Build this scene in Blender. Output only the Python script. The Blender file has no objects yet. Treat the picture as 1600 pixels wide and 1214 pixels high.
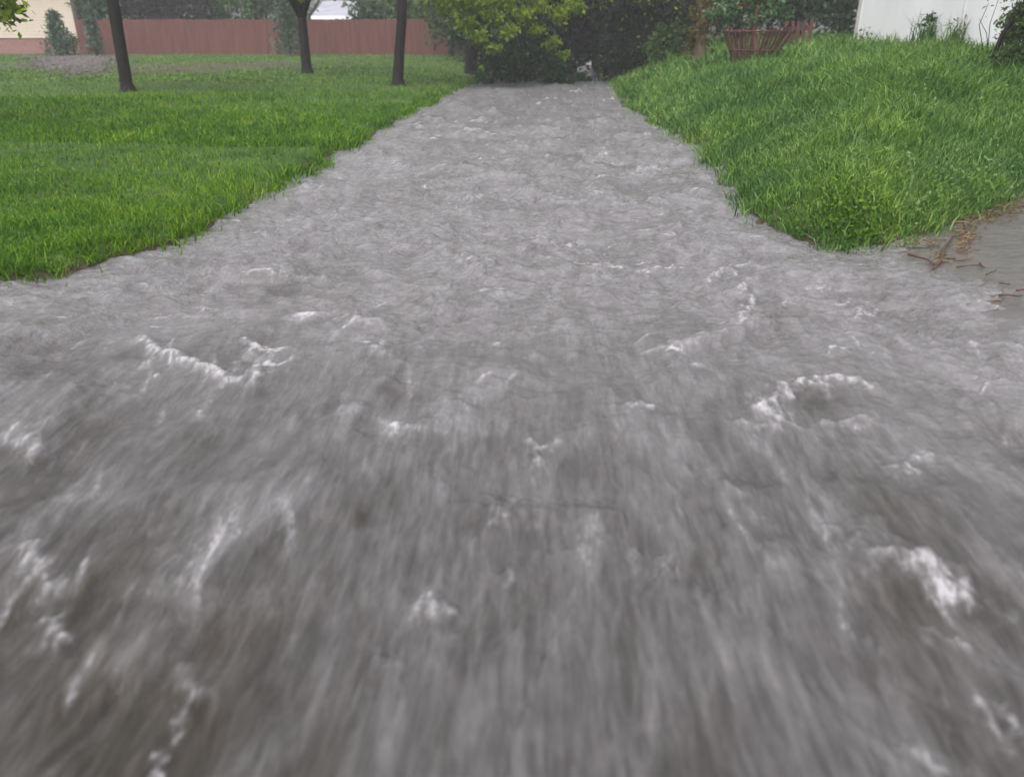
import bpy, math, random
import numpy as np
from mathutils import Matrix, Vector

# ------------------------------------------------------------------ camera, world, sun, exposure
S = bpy.context.scene
COL = S.collection
R = math.radians
CAM_H, PITCH, YAW, FPX = 1.3, R(24.3), R(2.1), 1244.0      # FPX: focal length in pixels of a 1600 px wide frame
cam_d = bpy.data.cameras.new("camera")
cam = bpy.data.objects.new("camera", cam_d)
COL.objects.link(cam)
cam.location = (0, 0, CAM_H)
cam.rotation_euler = (math.pi / 2 - PITCH, 0, YAW)
cam_d.sensor_width = 36.0
cam_d.lens = 36.0 * FPX / 1600.0
cam_d.clip_start = 0.05
cam_d.clip_end = 2000
cam_d.dof.use_dof = True
cam_d.dof.focus_distance = 6.5
cam_d.dof.aperture_fstop = 1.6
S.camera = cam

SUN_EL, SUN_ROT = R(58), R(200)
W = bpy.data.worlds.new("World")
S.world = W
W.use_nodes = True
wn, wl = W.node_tree.nodes, W.node_tree.links
wn.clear()
sky = wn.new("ShaderNodeTexSky")
sky.sky_type = 'NISHITA'
sky.sun_disc = False
sky.sun_elevation = SUN_EL
sky.sun_rotation = SUN_ROT
sky.dust_density = 4.0
hs = wn.new("ShaderNodeHueSaturation")
hs.inputs['Saturation'].default_value = 0.10          # an overcast sky: nearly grey
bg = wn.new("ShaderNodeBackground")
bg.inputs['Strength'].default_value = 0.15
wo = wn.new("ShaderNodeOutputWorld")
wl.new(sky.outputs[0], hs.inputs['Color'])
tint = wn.new("ShaderNodeMix")
tint.data_type = 'RGBA'
tint.blend_type = 'MULTIPLY'
tint.inputs[0].default_value = 1.0
tint.inputs[7].default_value = (1.0, 0.982, 1.008, 1)
wl.new(hs.outputs[0], tint.inputs[6])
wl.new(tint.outputs[2], bg.inputs['Color'])
wl.new(bg.outputs[0], wo.inputs['Surface'])

sun_d = bpy.data.lights.new("sun", 'SUN')
sun_d.energy = 1.1
sun_d.angle = R(40)
sun_d.color = (1.0, 0.97, 0.96)
sun = bpy.data.objects.new("sun", sun_d)
COL.objects.link(sun)
sd = Vector((math.sin(SUN_ROT) * math.cos(SUN_EL), math.cos(SUN_ROT) * math.cos(SUN_EL), math.sin(SUN_EL)))
sun.rotation_euler = sd.to_track_quat('Z', 'Y').to_euler()

S.view_settings.view_transform = 'Standard'
S.view_settings.look = 'None'
S.view_settings.exposure = 1.05
S.view_settings.gamma = 1.0
S.cycles.use_denoising = True
S.cycles.max_bounces = 6
S.cycles.diffuse_bounces = 3
S.cycles.glossy_bounces = 3
S.cycles.volume_bounces = 1

# ------------------------------------------------------------------ pixel -> world helpers (layout was measured off the photograph)
RM = np.array((Matrix.Rotation(YAW, 3, 'Z') @ Matrix.Rotation(math.pi / 2 - PITCH, 3, 'X')))
CR, CU, CF = RM[:, 0], RM[:, 1], -RM[:, 2]
CP = np.array([0, 0, CAM_H])


def ray(px, py):
    return CF + CR * (px - 800) / FPX - CU * (py - 607) / FPX


def at(px, py, z=0.0):
    d = ray(px, py)
    return CP + d * ((z - CAM_H) / d[2])


def pz(px, py, Y):
    d = ray(px, py)
    return CP + d * (Y / d[1])


def colx(px, Y, z):
    """x so that (x, Y, z) stands in picture column px"""
    k = (px - 800) / FPX
    b = np.array([0, Y, z - CAM_H])
    return float((k * CF - CR) @ b / (CR[0] - k * CF[0]))


rng = np.random.default_rng(7)

# ------------------------------------------------------------------ numpy noise
_perm = np.random.default_rng(3).permutation(256)
_perm = np.concatenate([_perm, _perm, _perm])
_ang = np.random.default_rng(4).random(256) * 2 * math.pi
_gx, _gy = np.cos(_ang), np.sin(_ang)


def perlin(x, y):
    xi, yi = np.floor(x).astype(np.int64), np.floor(y).astype(np.int64)
    xf, yf = x - xi, y - yi
    u, v = xf ** 3 * (xf * (xf * 6 - 15) + 10), yf ** 3 * (yf * (yf * 6 - 15) + 10)
    xi &= 255
    yi &= 255

    def g(i, j, fx, fy):
        h = _perm[_perm[(xi + i) & 255] + ((yi + j) & 255)]
        return _gx[h] * fx + _gy[h] * fy
    a = g(0, 0, xf, yf) * (1 - u) + g(1, 0, xf - 1, yf) * u
    b = g(0, 1, xf, yf - 1) * (1 - u) + g(1, 1, xf - 1, yf - 1) * u
    return (a * (1 - v) + b * v) * 1.5


def fbm(x, y, o=3, gain=0.5):
    s, a = 0, 1.0
    for k in range(o):
        s = s + a * perlin(x + 17.3 * k, y - 9.1 * k)
        x, y, a = x * 2.03, y * 2.03, a * gain
    return s


def sstep(a, b, x):
    t = np.clip((x - a) / (b - a), 0, 1)
    return t * t * (3 - 2 * t)


# ------------------------------------------------------------------ object helpers
def tag(o, label=None, cat=None, group=None, kind=None):
    for k, v in (('label', label), ('category', cat), ('group', group), ('kind', kind)):
        if v:
            o[k] = v
    return o


def thing(name, label, cat, loc, group=None):
    o = bpy.data.objects.new(name, None)
    o.empty_display_size = 0.2
    COL.objects.link(o)
    o.location = loc
    return tag(o, label, cat, group)


def root_loc(o):
    v = Vector((0, 0, 0))
    while o is not None:
        v = v + o.location
        o = o.parent
    return np.array(v)


def mesh(name, V, F, mat, parent=None, smooth=False, attrs=None):
    """one mesh object from world-space vertices; F an (m,k) array or a list of such arrays / tuples"""
    V = np.asarray(V, dtype=np.float32)
    me = bpy.data.meshes.new(name)
    if parent is not None:
        V = V - root_loc(parent).astype(np.float32)
    Fs = [np.asarray(f) for f in F] if isinstance(F, list) and len(F) and isinstance(F[0], np.ndarray) else None
    if isinstance(F, np.ndarray):
        Fs = [F]
    if Fs is not None:
        tot = np.concatenate([np.full(len(f), f.shape[1], dtype=np.int32) for f in Fs])
        loops = np.concatenate([f.ravel() for f in Fs]).astype(np.int32)
        me.vertices.add(len(V))
        me.vertices.foreach_set('co', V.ravel())
        me.loops.add(len(loops))
        me.loops.foreach_set('vertex_index', loops)
        me.polygons.add(len(tot))
        st = np.zeros(len(tot), dtype=np.int32)
        st[1:] = np.cumsum(tot)[:-1]
        me.polygons.foreach_set('loop_start', st)
        me.update(calc_edges=True)
    else:
        me.from_pydata([tuple(map(float, v)) for v in V], [], [tuple(map(int, f)) for f in F])
        me.update()
    if attrs:
        for an, av in attrs.items():
            a = me.attributes.new(an, 'FLOAT', 'POINT')
            a.data.foreach_set('value', np.asarray(av, dtype=np.float32).ravel())
    if smooth:
        me.polygons.foreach_set('use_smooth', np.ones(len(me.polygons), dtype=bool))
    if mat is not None:
        me.materials.append(mat)
    o = bpy.data.objects.new(name, me)
    COL.objects.link(o)
    if parent is not None:
        o.parent = parent
    return o


class MB:
    """collects boxes, tubes and prisms"""

    def __init__(s):
        s.V, s.F, s.n = [], [], 0

    def add(s, V, F):
        V = np.asarray(V, float)
        s.V.append(V)
        s.F += [tuple(int(i) + s.n for i in f) for f in F]
        s.n += len(V)

    def box(s, c, size, rz=0.0, tilt=(0, 0)):
        hx, hy, hz = np.array(size) / 2
        P = np.array([[sx * hx, sy * hy, sz * hz] for sx in (-1, 1) for sy in (-1, 1) for sz in (-1, 1)])
        M = np.array(Matrix.Rotation(rz, 3, 'Z') @ Matrix.Rotation(tilt[0], 3, 'X') @ Matrix.Rotation(tilt[1], 3, 'Y'))
        s.add(P @ M.T + np.array(c), [(0, 1, 3, 2), (4, 6, 7, 5), (0, 4, 5, 1), (2, 3, 7, 6), (0, 2, 6, 4), (1, 5, 7, 3)])
        return s

    def tube(s, pts, rad, seg=8, rough=0.0, r=None):
        pts = np.asarray(pts, float)
        n = len(pts)
        V = []
        for i in range(n):
            t = pts[min(i + 1, n - 1)] - pts[max(i - 1, 0)]
            t /= np.linalg.norm(t) + 1e-9
            a = np.cross(t, [0.3, 1, 0.1] if abs(t[2]) > 0.7 else [0, 0, 1])
            a /= np.linalg.norm(a)
            b = np.cross(t, a)
            for k in range(seg):
                q = 2 * math.pi * k / seg
                rr = rad[i] * (1 + (rough * (r.random() - .5) if r is not None else 0))
                V.append(pts[i] + rr * (a * math.cos(q) + b * math.sin(q)))
        F = [(i * seg + k, i * seg + (k + 1) % seg, (i + 1) * seg + (k + 1) % seg, (i + 1) * seg + k) for i in range(n - 1) for k in range(seg)]
        F += [tuple(range(seg))[::-1], tuple((n - 1) * seg + k for k in range(seg))]
        s.add(V, F)
        return s

    def obj(s, name, mat, parent=None, smooth=False):
        return mesh(name, np.concatenate(s.V), s.F, mat, parent, smooth)


# ------------------------------------------------------------------ materials
def nmat(name):
    m = bpy.data.materials.new(name)
    m.use_nodes = True
    nt = m.node_tree
    nt.nodes.clear()
    out = nt.nodes.new("ShaderNodeOutputMaterial")
    bs = nt.nodes.new("ShaderNodeBsdfPrincipled")
    nt.links.new(bs.outputs[0], out.inputs['Surface'])
    return m, nt, bs, out


def pos(nt, scale=(1, 1, 1), rot=(0, 0, 0)):
    g = nt.nodes.new("ShaderNodeNewGeometry")
    mp = nt.nodes.new("ShaderNodeMapping")
    mp.inputs['Scale'].default_value = scale
    mp.inputs['Rotation'].default_value = rot
    nt.links.new(g.outputs['Position'], mp.inputs['Vector'])
    return mp.outputs[0]


def noise(nt, vec, scale, detail=3, rough=0.55, dist=0.0):
    n = nt.nodes.new("ShaderNodeTexNoise")
    n.inputs['Scale'].default_value = scale
    n.inputs['Detail'].default_value = detail
    n.inputs['Roughness'].default_value = rough
    n.inputs['Distortion'].default_value = dist
    nt.links.new(vec, n.inputs['Vector'])
    return n.outputs['Fac']


def ramp(nt, fac, stops):
    r = nt.nodes.new("ShaderNodeValToRGB")
    e = r.color_ramp.elements
    while len(e) < len(stops):
        e.new(0.5)
    for i, (p, c) in enumerate(stops):
        e[i].position = p
        e[i].color = (*c, 1) if len(c) == 3 else c
    nt.links.new(fac, r.inputs['Fac'])
    return r.outputs['Color']


def math_n(nt, op, a, b=None, c=None, clamp=False):
    m = nt.nodes.new("ShaderNodeMath")
    m.operation = op
    m.use_clamp = clamp
    for i, v in enumerate((a, b, c)):
        if v is None:
            continue
        if isinstance(v, (int, float)):
            m.inputs[i].default_value = v
        else:
            nt.links.new(v, m.inputs[i])
    return m.outputs[0]


def mixc(nt, fac, a, b, mode='MIX'):
    m = nt.nodes.new("ShaderNodeMix")
    m.data_type = 'RGBA'
    m.blend_type = mode
    for s, v in ((0, fac), (6, a), (7, b)):
        if isinstance(v, (int, float)):
            m.inputs[s].default_value = v
        elif isinstance(v, tuple):
            m.inputs[s].default_value = (*v, 1)
        else:
            nt.links.new(v, m.inputs[s])
    return m.outputs[2]


def bump(nt, bs, h, strength, dist):
    b = nt.nodes.new("ShaderNodeBump")
    b.inputs['Strength'].default_value = strength
    b.inputs['Distance'].default_value = dist
    nt.links.new(h, b.inputs['Height'])
    nt.links.new(b.outputs[0], bs.inputs['Normal'])
    return b


def attr(nt, name):
    a = nt.nodes.new("ShaderNodeAttribute")
    a.attribute_name = name
    return a.outputs['Fac']


def rough_mat(name, c0, c1, scale=4, rough=0.8, bscale=30, bstr=0.4, stretch=(1, 1, 1), spec=0.15):
    m, nt, bs, _ = nmat(name)
    v = pos(nt, stretch)
    nt.links.new(ramp(nt, noise(nt, v, scale, 4), [(0.3, c0), (0.7, c1)]), bs.inputs['Base Color'])
    bs.inputs['Roughness'].default_value = rough
    bs.inputs['Specular IOR Level'].default_value = spec
    bump(nt, bs, noise(nt, v, bscale, 3), bstr, 0.02)
    return m


def leaf_mat(name, dark, mid, light, trans=0.35, rough=0.55, vary=None):
    """leaf or blade: colour drawn per leaf, some light passes through"""
    m, nt, bs, out = nmat(name)
    g = nt.nodes.new("ShaderNodeNewGeometry")
    c = ramp(nt, g.outputs['Random Per Island'], [(0.0, dark), (0.55, mid), (1.0, light)])
    big = ramp(nt, noise(nt, pos(nt), 0.9, 2), [(0.3, (0.72, 0.78, 0.75)), (0.7, (1.22, 1.15, 1.1))])
    c = mixc(nt, 1.0, c, big, 'MULTIPLY')
    if vary:                                    # patches of cooler and of yellower growth
        for sc, k in ((0.55, 1.0), (2.6, 0.7)):
            pt = ramp(nt, noise(nt, pos(nt, (1, 1, 0.3)), sc, 3, 0.6), [(0.33, vary[0]), (0.5, (1, 1, 1)), (0.67, vary[1])])
            c = mixc(nt, k, c, pt, 'MULTIPLY')
    nt.links.new(c, bs.inputs['Base Color'])
    bs.inputs['Roughness'].default_value = rough
    bs.inputs['Specular IOR Level'].default_value = 0.10
    t = nt.nodes.new("ShaderNodeBsdfTranslucent")
    nt.links.new(c, t.inputs['Color'])
    mx = nt.nodes.new("ShaderNodeMixShader")
    mx.inputs[0].default_value = trans
    nt.links.new(bs.outputs[0], mx.inputs[1])
    nt.links.new(t.outputs[0], mx.inputs[2])
    nt.links.new(mx.outputs[0], out.inputs['Surface'])
    return m


M = {}
M['lawn'] = leaf_mat('lawn_blade', (0.027, 0.076, 0.006), (0.076, 0.185, 0.010), (0.160, 0.280, 0.034), vary=((0.72, 0.82, 0.95), (1.30, 1.14, 0.95)))
M['far_lawn'] = leaf_mat('far_lawn_blade', (0.040, 0.094, 0.016), (0.095, 0.190, 0.030), (0.17, 0.28, 0.06), vary=((0.85, 0.88, 0.95), (1.22, 1.08, 1.05)))
M['bank'] = leaf_mat('bank_blade', (0.030, 0.078, 0.013), (0.088, 0.188, 0.030), (0.22, 0.35, 0.10), vary=((0.62, 0.76, 1.0), (1.22, 1.13, 0.98)))
M['ivy'] = leaf_mat('ground_ivy_leaf', (0.03, 0.075, 0.006), (0.065, 0.14, 0.009), (0.11, 0.20, 0.02))
M['stalk'] = leaf_mat('pale_stalk', (0.06, 0.115, 0.035), (0.11, 0.18, 0.065), (0.17, 0.25, 0.11))
M['leaf_yellow'] = leaf_mat('leaf_yellow_green', (0.07, 0.125, 0.012), (0.15, 0.23, 0.02), (0.27, 0.35, 0.04))
M['leaf_mid'] = leaf_mat('leaf_mid_green', (0.03, 0.065, 0.018), (0.055, 0.105, 0.027), (0.09, 0.155, 0.045))
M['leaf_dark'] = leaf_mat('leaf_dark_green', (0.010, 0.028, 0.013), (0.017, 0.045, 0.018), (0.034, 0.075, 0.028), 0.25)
M['leaf_pale'] = leaf_mat('leaf_pale', (0.04, 0.095, 0.04), (0.085, 0.165, 0.075), (0.18, 0.27, 0.15))
M['leaf_purple'] = leaf_mat('leaf_purple', (0.030, 0.022, 0.034), (0.052, 0.040, 0.056), (0.09, 0.075, 0.09))
M['leaf_bush'] = leaf_mat('leaf_bush', (0.012, 0.036, 0.014), (0.026, 0.066, 0.024), (0.06, 0.12, 0.045), 0.25)
M['leaf_cool'] = leaf_mat('leaf_cool_green', (0.03, 0.072, 0.036), (0.055, 0.11, 0.055), (0.12, 0.19, 0.11))
M['leaf_tan'] = leaf_mat('leaf_tan', (0.045, 0.040, 0.015), (0.085, 0.072, 0.026), (0.14, 0.115, 0.042))
M['leaf_spruce'] = leaf_mat('leaf_spruce', (0.035, 0.07, 0.046), (0.06, 0.105, 0.07), (0.10, 0.155, 0.11), 0.15)
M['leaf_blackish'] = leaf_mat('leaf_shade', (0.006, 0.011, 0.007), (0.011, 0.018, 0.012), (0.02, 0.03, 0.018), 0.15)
M['bark'] = rough_mat('bark', (0.005, 0.004, 0.004), (0.016, 0.0125, 0.0115), 14, 0.75, 40, 0.8, (1, 1, 0.3))
M['bark_tan'] = rough_mat('bark_tan', (0.045, 0.035, 0.02), (0.10, 0.08, 0.044), 10, 0.8, 30, 0.8, (1, 1, 0.4))
M['bark_red'] = rough_mat('bark_red', (0.08, 0.04, 0.03), (0.14, 0.07, 0.05), 10, 0.7, 30, 0.5)
M['fence'] = rough_mat('red_boards', (0.082, 0.033, 0.029), (0.13, 0.053, 0.047), 3, 0.75, 30, 0.4, (2.5, 2.5, 0.25))
M['fence_dark'] = rough_mat('red_rail', (0.13, 0.045, 0.035), (0.20, 0.07, 0.055), 3, 0.75, 30, 0.4)
M['slat'] = rough_mat('old_red_slat', (0.055, 0.026, 0.022), (0.12, 0.058, 0.05), 9, 0.8, 40, 0.5, (2, 2, 0.4))
M['slat_pale'] = rough_mat('weathered_slat', (0.13, 0.085, 0.075), (0.20, 0.14, 0.12), 9, 0.8, 40, 0.5, (2, 2, 0.4))
M['cream'] = rough_mat('cream_siding', (0.44, 0.375, 0.30), (0.50, 0.43, 0.35), 1.0, 0.6, 20, 0.1)
M['white'] = rough_mat('white_wall', (0.72, 0.72, 0.74), (0.83, 0.83, 0.85), 0.8, 0.6, 25, 0.15, (1, 1, 0.5))
M['white_trim'] = rough_mat('white_trim', (0.52, 0.50, 0.50), (0.62, 0.60, 0.60), 2, 0.55, 25, 0.1)
M['roof_pale'] = rough_mat('pale_roof', (0.24, 0.24, 0.28), (0.32, 0.32, 0.36), 2, 0.6, 20, 0.3)
M['roof_dark'] = rough_mat('slate_roof', (0.035, 0.030, 0.042), (0.06, 0.05, 0.066), 2, 0.7, 20, 0.4)
M['twig'] = rough_mat('wet_twig', (0.05, 0.028, 0.02), (0.12, 0.07, 0.05), 20, 0.4, 60, 0.5)
M['dead_leaf'] = rough_mat('dead_leaf', (0.012, 0.009, 0.007), (0.03, 0.022, 0.014), 20, 0.4, 60, 0.3)
M['orange_leaf'] = rough_mat('orange_leaf', (0.08, 0.045, 0.022), (0.13, 0.075, 0.035), 20, 0.4, 60, 0.3)
M['stone'] = rough_mat('gravel_stone', (0.065, 0.056, 0.055), (0.125, 0.108, 0.107), 6, 0.8, 30, 0.4)
M['straw'] = leaf_mat('straw', (0.09, 0.060, 0.035), (0.15, 0.105, 0.06), (0.24, 0.18, 0.12), 0.1, 0.6)


def brick_mat():
    m, nt, bs, _ = nmat('brown_brick')
    b = nt.nodes.new("ShaderNodeTexBrick")
    b.inputs['Color1'].default_value = (0.22, 0.10, 0.085, 1)
    b.inputs['Color2'].default_value = (0.17, 0.075, 0.065, 1)
    b.inputs['Mortar'].default_value = (0.25, 0.20, 0.18, 1)
    b.inputs['Scale'].default_value = 4.5
    b.inputs['Mortar Size'].default_value = 0.012
    nt.links.new(pos(nt, (1, 1, 1), (math.pi / 2, 0, 0)), b.inputs['Vector'])
    nt.links.new(b.outputs['Color'], bs.inputs['Base Color'])
    bs.inputs['Roughness'].default_value = 0.8
    return m


M['brick'] = brick_mat()


def ground_mat():
    m, nt, bs, _ = nmat('ground_soil_and_turf')
    v = pos(nt)
    turf = ramp(nt, noise(nt, v, 2.2, 5, 0.65), [(0.28, (0.022, 0.04, 0.009)), (0.55, (0.042, 0.08, 0.013)), (0.75, (0.07, 0.115, 0.024))])
    soil = ramp(nt, noise(nt, v, 9, 4), [(0.3, (0.035, 0.026, 0.018)), (0.7, (0.075, 0.058, 0.04))])
    nt.links.new(mixc(nt, attr(nt, 'turf'), soil, turf), bs.inputs['Base Color'])
    bs.inputs['Roughness'].default_value = 0.85
    bs.inputs['Specular IOR Level'].default_value = 0.25
    bump(nt, bs, noise(nt, v, 35, 4), 0.6, 0.03)
    return m


def drive_mat():
    m, nt, bs, _ = nmat('wet_asphalt')
    v = pos(nt)
    c = ramp(nt, noise(nt, v, 3, 5, 0.6), [(0.3, (0.070, 0.062, 0.058)), (0.7, (0.115, 0.107, 0.104))])
    nt.links.new(c, bs.inputs['Base Color'])
    nt.links.new(ramp(nt, noise(nt, v, 2, 3), [(0.35, (0.06,) * 3), (0.65, (0.22,) * 3)]), bs.inputs['Roughness'])
    bump(nt, bs, math_n(nt, 'MULTIPLY_ADD', noise(nt, pos(nt, (1, 1.6, 1)), 9, 4), 2.0, noise(nt, v, 90, 3)), 0.3, 0.012)
    return m


def water_mat():
    m, nt, bs, _ = nmat('muddy_flood_water')
    far = attr(nt, 'far')
    foam = attr(nt, 'foam')
    mud = attr(nt, 'mud')

    def two(sx, sy, scale, iso, detail, rough, dist):
        """noise that is drawn out along the flow in front and even-sided out on the stream"""
        k = nt.nodes.new("ShaderNodeMix")
        nt.links.new(far, k.inputs[0])
        nt.links.new(noise(nt, pos(nt, (sx, sy, 1)), scale, detail, rough, dist), k.inputs[2])
        nt.links.new(noise(nt, pos(nt, (0.72, 1.0, 1)), iso, detail, rough, dist), k.inputs[3])
        return k.outputs[0]
    h = two(1.0, 0.17, 22, 17, 5, 0.62, 0.7)
    fine = two(1.0, 0.11, 46, 52, 4, 0.68, 0.5)
    lace = math_n(nt, 'SUBTRACT', two(1.0, 0.26, 48, 42, 6, 0.75, 0.9), 0.5)
    blotch = noise(nt, pos(nt, (1.0, 0.5, 1)), 6.5, 5, 0.62, 0.7)
    # silt: paler where air is mixed in, brown where clear
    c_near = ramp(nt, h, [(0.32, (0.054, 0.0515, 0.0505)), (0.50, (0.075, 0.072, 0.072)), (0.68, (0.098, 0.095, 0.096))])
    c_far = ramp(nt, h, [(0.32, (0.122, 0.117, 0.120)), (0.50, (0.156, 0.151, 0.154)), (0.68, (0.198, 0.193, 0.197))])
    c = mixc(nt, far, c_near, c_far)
    c = mixc(nt, mud, c, ramp(nt, h, [(0.3, (0.022, 0.019, 0.015)), (0.7, (0.046, 0.041, 0.034))]))
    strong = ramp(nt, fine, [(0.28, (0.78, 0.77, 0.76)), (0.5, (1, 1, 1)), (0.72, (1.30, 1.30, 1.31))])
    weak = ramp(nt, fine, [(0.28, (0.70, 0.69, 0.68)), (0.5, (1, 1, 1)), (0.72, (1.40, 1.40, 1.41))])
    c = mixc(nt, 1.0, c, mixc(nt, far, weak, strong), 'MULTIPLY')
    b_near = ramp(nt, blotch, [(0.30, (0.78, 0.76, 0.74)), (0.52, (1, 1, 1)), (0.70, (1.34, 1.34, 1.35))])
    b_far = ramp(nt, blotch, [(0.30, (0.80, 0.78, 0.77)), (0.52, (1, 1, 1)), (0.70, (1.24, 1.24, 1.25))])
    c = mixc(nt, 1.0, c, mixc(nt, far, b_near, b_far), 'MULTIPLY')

    def smooth(v, a, b):
        r = nt.nodes.new("ShaderNodeMapRange")
        r.interpolation_type = 'SMOOTHSTEP'
        r.inputs['From Min'].default_value = a
        r.inputs['From Max'].default_value = b
        nt.links.new(v, r.inputs['Value'])
        return r.outputs[0]
    # milky water round the foam, then the foam itself broken into lace
    milk = smooth(math_n(nt, 'MULTIPLY_ADD', lace, 1.0, foam), 0.05, 1.1)
    c = mixc(nt, math_n(nt, 'MULTIPLY', milk, 0.62), c, (0.185, 0.181, 0.186))
    f = math_n(nt, 'MULTIPLY_ADD', lace, 1.3, math_n(nt, 'MULTIPLY', foam, math_n(nt, 'MULTIPLY_ADD', lace, 3.0, 0.80)))
    fm = smooth(f, 0.32, 1.6)
    nt.links.new(mixc(nt, fm, c, (0.38, 0.37, 0.38)), bs.inputs['Base Color'])
    rr = nt.nodes.new("ShaderNodeMapRange")
    rr.inputs['To Min'].default_value = 0.04
    rr.inputs['To Max'].default_value = 0.7
    nt.links.new(fm, rr.inputs['Value'])
    nt.links.new(rr.outputs[0], bs.inputs['Roughness'])
    bs.inputs['IOR'].default_value = 1.33
    b = bump(nt, bs, math_n(nt, 'MULTIPLY_ADD', fine, 0.45, h), 1.0, 0.036)
    nt.links.new(math_n(nt, 'MULTIPLY_ADD', far, 0.5, 0.5), b.inputs['Strength'])
    return m


M['ground'], M['drive'], M['water'] = ground_mat(), drive_mat(), water_mat()

# ------------------------------------------------------------------ the flooded lane: its two edges, measured on the water plane
L_PX = [(745, 126), (700, 145), (650, 170), (590, 205), (510, 245), (430, 295), (345, 340), (280, 372), (190, 402), (100, 425), (0, 434)]
R_PX = [(962, 132), (985, 163), (1040, 198), (1090, 228), (1135, 265), (1152, 300), (1190, 345), (1245, 372), (1310, 390)]
D_PX = [(1400, 366), (1500, 338), (1600, 304), (1700, 283)]
LE = [at(*p, 0.02)[:2] for p in L_PX]
RE = [at(*p, 0.02)[:2] for p in R_PX]
DE = [at(*p, 0.07)[:2] for p in D_PX]
LE = np.array([[LE[0][0] - 0.3, 60.0], [LE[0][0] - 0.1, 30.0]] + LE + [[LE[-1][0] - 3, LE[-1][1] - 0.3], [-60, LE[-1][1] - 0.6]])
RE = np.array([[RE[0][0] + 0.6, 60.0], [RE[0][0] + 0.1, 30.0]] + RE + DE + [[DE[-1][0] + 6, DE[-1][1] + 2.2], [60, DE[-1][1] + 3.5]])
POLY = np.concatenate([LE, [[-60, -30], [60, -30]], RE[::-1]])


def dist_poly(x, y, P):
    d = np.full(x.shape, 1e9)
    for (ax, ay), (bx, by) in zip(P[:-1], P[1:]):
        ex, ey = bx - ax, by - ay
        t = np.clip(((x - ax) * ex + (y - ay) * ey) / (ex * ex + ey * ey), 0, 1)
        d = np.minimum(d, np.hypot(x - ax - t * ex, y - ay - t * ey))
    return d


def inside(x, y):
    c = np.zeros(x.shape, bool)
    n = len(POLY)
    for i in range(n):
        ax, ay = POLY[i]
        bx, by = POLY[(i + 1) % n]
        if ay == by:
            continue
        k = ((ay > y) != (by > y)) & (x < (bx - ax) * (y - ay) / (by - ay) + ax)
        c ^= k
    return c


def mid_x(y):
    """a line down the middle of the lane: what lies left of it belongs to the left lawn"""
    return np.interp(y, [0, 5, 10, 24, 60], [0.5, 0.3, 0.5, 0.95, 0.9])


FENCE_Z = float(pz(400, 86, 36)[2])


def ground_z(x, y):
    x, y = np.asarray(x, float), np.asarray(y, float)
    wob = 0.05 * fbm(x * 2.3 + 5, y * 2.3, 2) + 0.035 * fbm(x * 7, y * 7 + 2, 2)
    ins = inside(x, y)
    left = x < mid_x(y)
    dl = dist_poly(x, y, LE) + wob
    dr = dist_poly(x, y, RE) + wob
    zl = 0.02 + 0.07 * sstep(0, 0.22, dl) + 0.05 * sstep(0.2, 2.5, dl) + 0.03 * fbm(x * 0.5, y * 0.5, 3)
    zl = zl + (FENCE_Z - 0.13) * sstep(22, 35, y) + 0.10 * np.exp(-((y - 14.0 - 0.12 * x) / 1.6) ** 2) * sstep(-4, -8, x)
    s = 0.27 * dr
    zr = 0.02 + 0.07 * sstep(0, 0.18, dr) + 0.95 * (1 - np.exp(-s / 0.62)) * 1.06 + 0.05 * fbm(x * 0.8, y * 0.8, 3) * sstep(0.1, 1, dr)
    z = np.where(left, zl, zr)
    bed = -0.05 - 0.25 * sstep(0, 0.5, np.minimum(dl, dr))
    return np.where(ins, bed, z)


def gz(x, y):
    return float(ground_z(np.array([x]), np.array([y]))[0])


def on_ground(px, Y):
    z = 0.2
    for _ in range(4):
        x = colx(px, Y, z)
        z = gz(x, Y)
    return np.array([x, Y, z])


def grid_faces(nr, nc, keep=None):
    i = np.arange((nr - 1) * nc).reshape(nr - 1, nc)[:, :-1]
    F = np.stack([i, i + 1, i + 1 + nc, i + nc], -1).reshape(-1, 4)
    return F if keep is None else F[keep.reshape(-1)]


BARE = [(at(265, 104, .25)[:2], 2.6, 3.2), (at(115, 98, .25)[:2], 1.5, 4.0), (at(420, 100, .25)[:2], 2.0, 2.0)]


def bare(x, y):
    """worn, stony ground round the gravel and behind the first tree"""
    b = np.zeros(np.shape(x))
    for (cx, cy), rx, ry in BARE:
        b = np.maximum(b, 1 - sstep(0.5, 1.25, np.hypot((x - cx) / rx, (y - cy) / ry) + 0.35 * fbm(x * 0.9, y * 0.9, 2)))
    return b


def build_ground():
    xs = np.concatenate([np.linspace(-400, -32, 24), np.arange(-30, -9, 0.35), np.arange(-9, 9, 0.06), np.arange(9, 30, 0.35), np.linspace(32, 400, 24)])
    ys = np.concatenate([np.linspace(-200, -12, 14), np.arange(-10, 2, 0.5), np.arange(2, 12, 0.06), np.arange(12, 27, 0.12), np.arange(27, 46, 0.4), np.linspace(47, 600, 30)])
    X, Y = np.meshgrid(xs, ys)
    Z = ground_z(X, Y)
    turf0 = 1 - 0.85 * bare(X, Y)
    turf = np.where(inside(X, Y), 0, turf0 *  sstep(0.02, 0.12, np.minimum(dist_poly(X, Y, LE), dist_poly(X, Y, RE))))
    o = mesh('ground', np.stack([X, Y, Z], -1).reshape(-1, 3), grid_faces(len(ys), len(xs)), M['ground'], None, True, {'turf': turf})
    tag(o, kind='structure')


_sa, _sb = at(1392, 394)[:2], at(1640, 505)[:2]
_sn = np.array([-(_sb - _sa)[1], (_sb - _sa)[0]])
_sn = _sn / np.linalg.norm(_sn)
if _sn[0] < 0:
    _sn = -_sn


def slab_d(x, y):
    """metres up the driveway from the line where the flood washes over it"""
    return (x - _sa[0]) * _sn[0] + (y - _sa[1]) * _sn[1]


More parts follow.
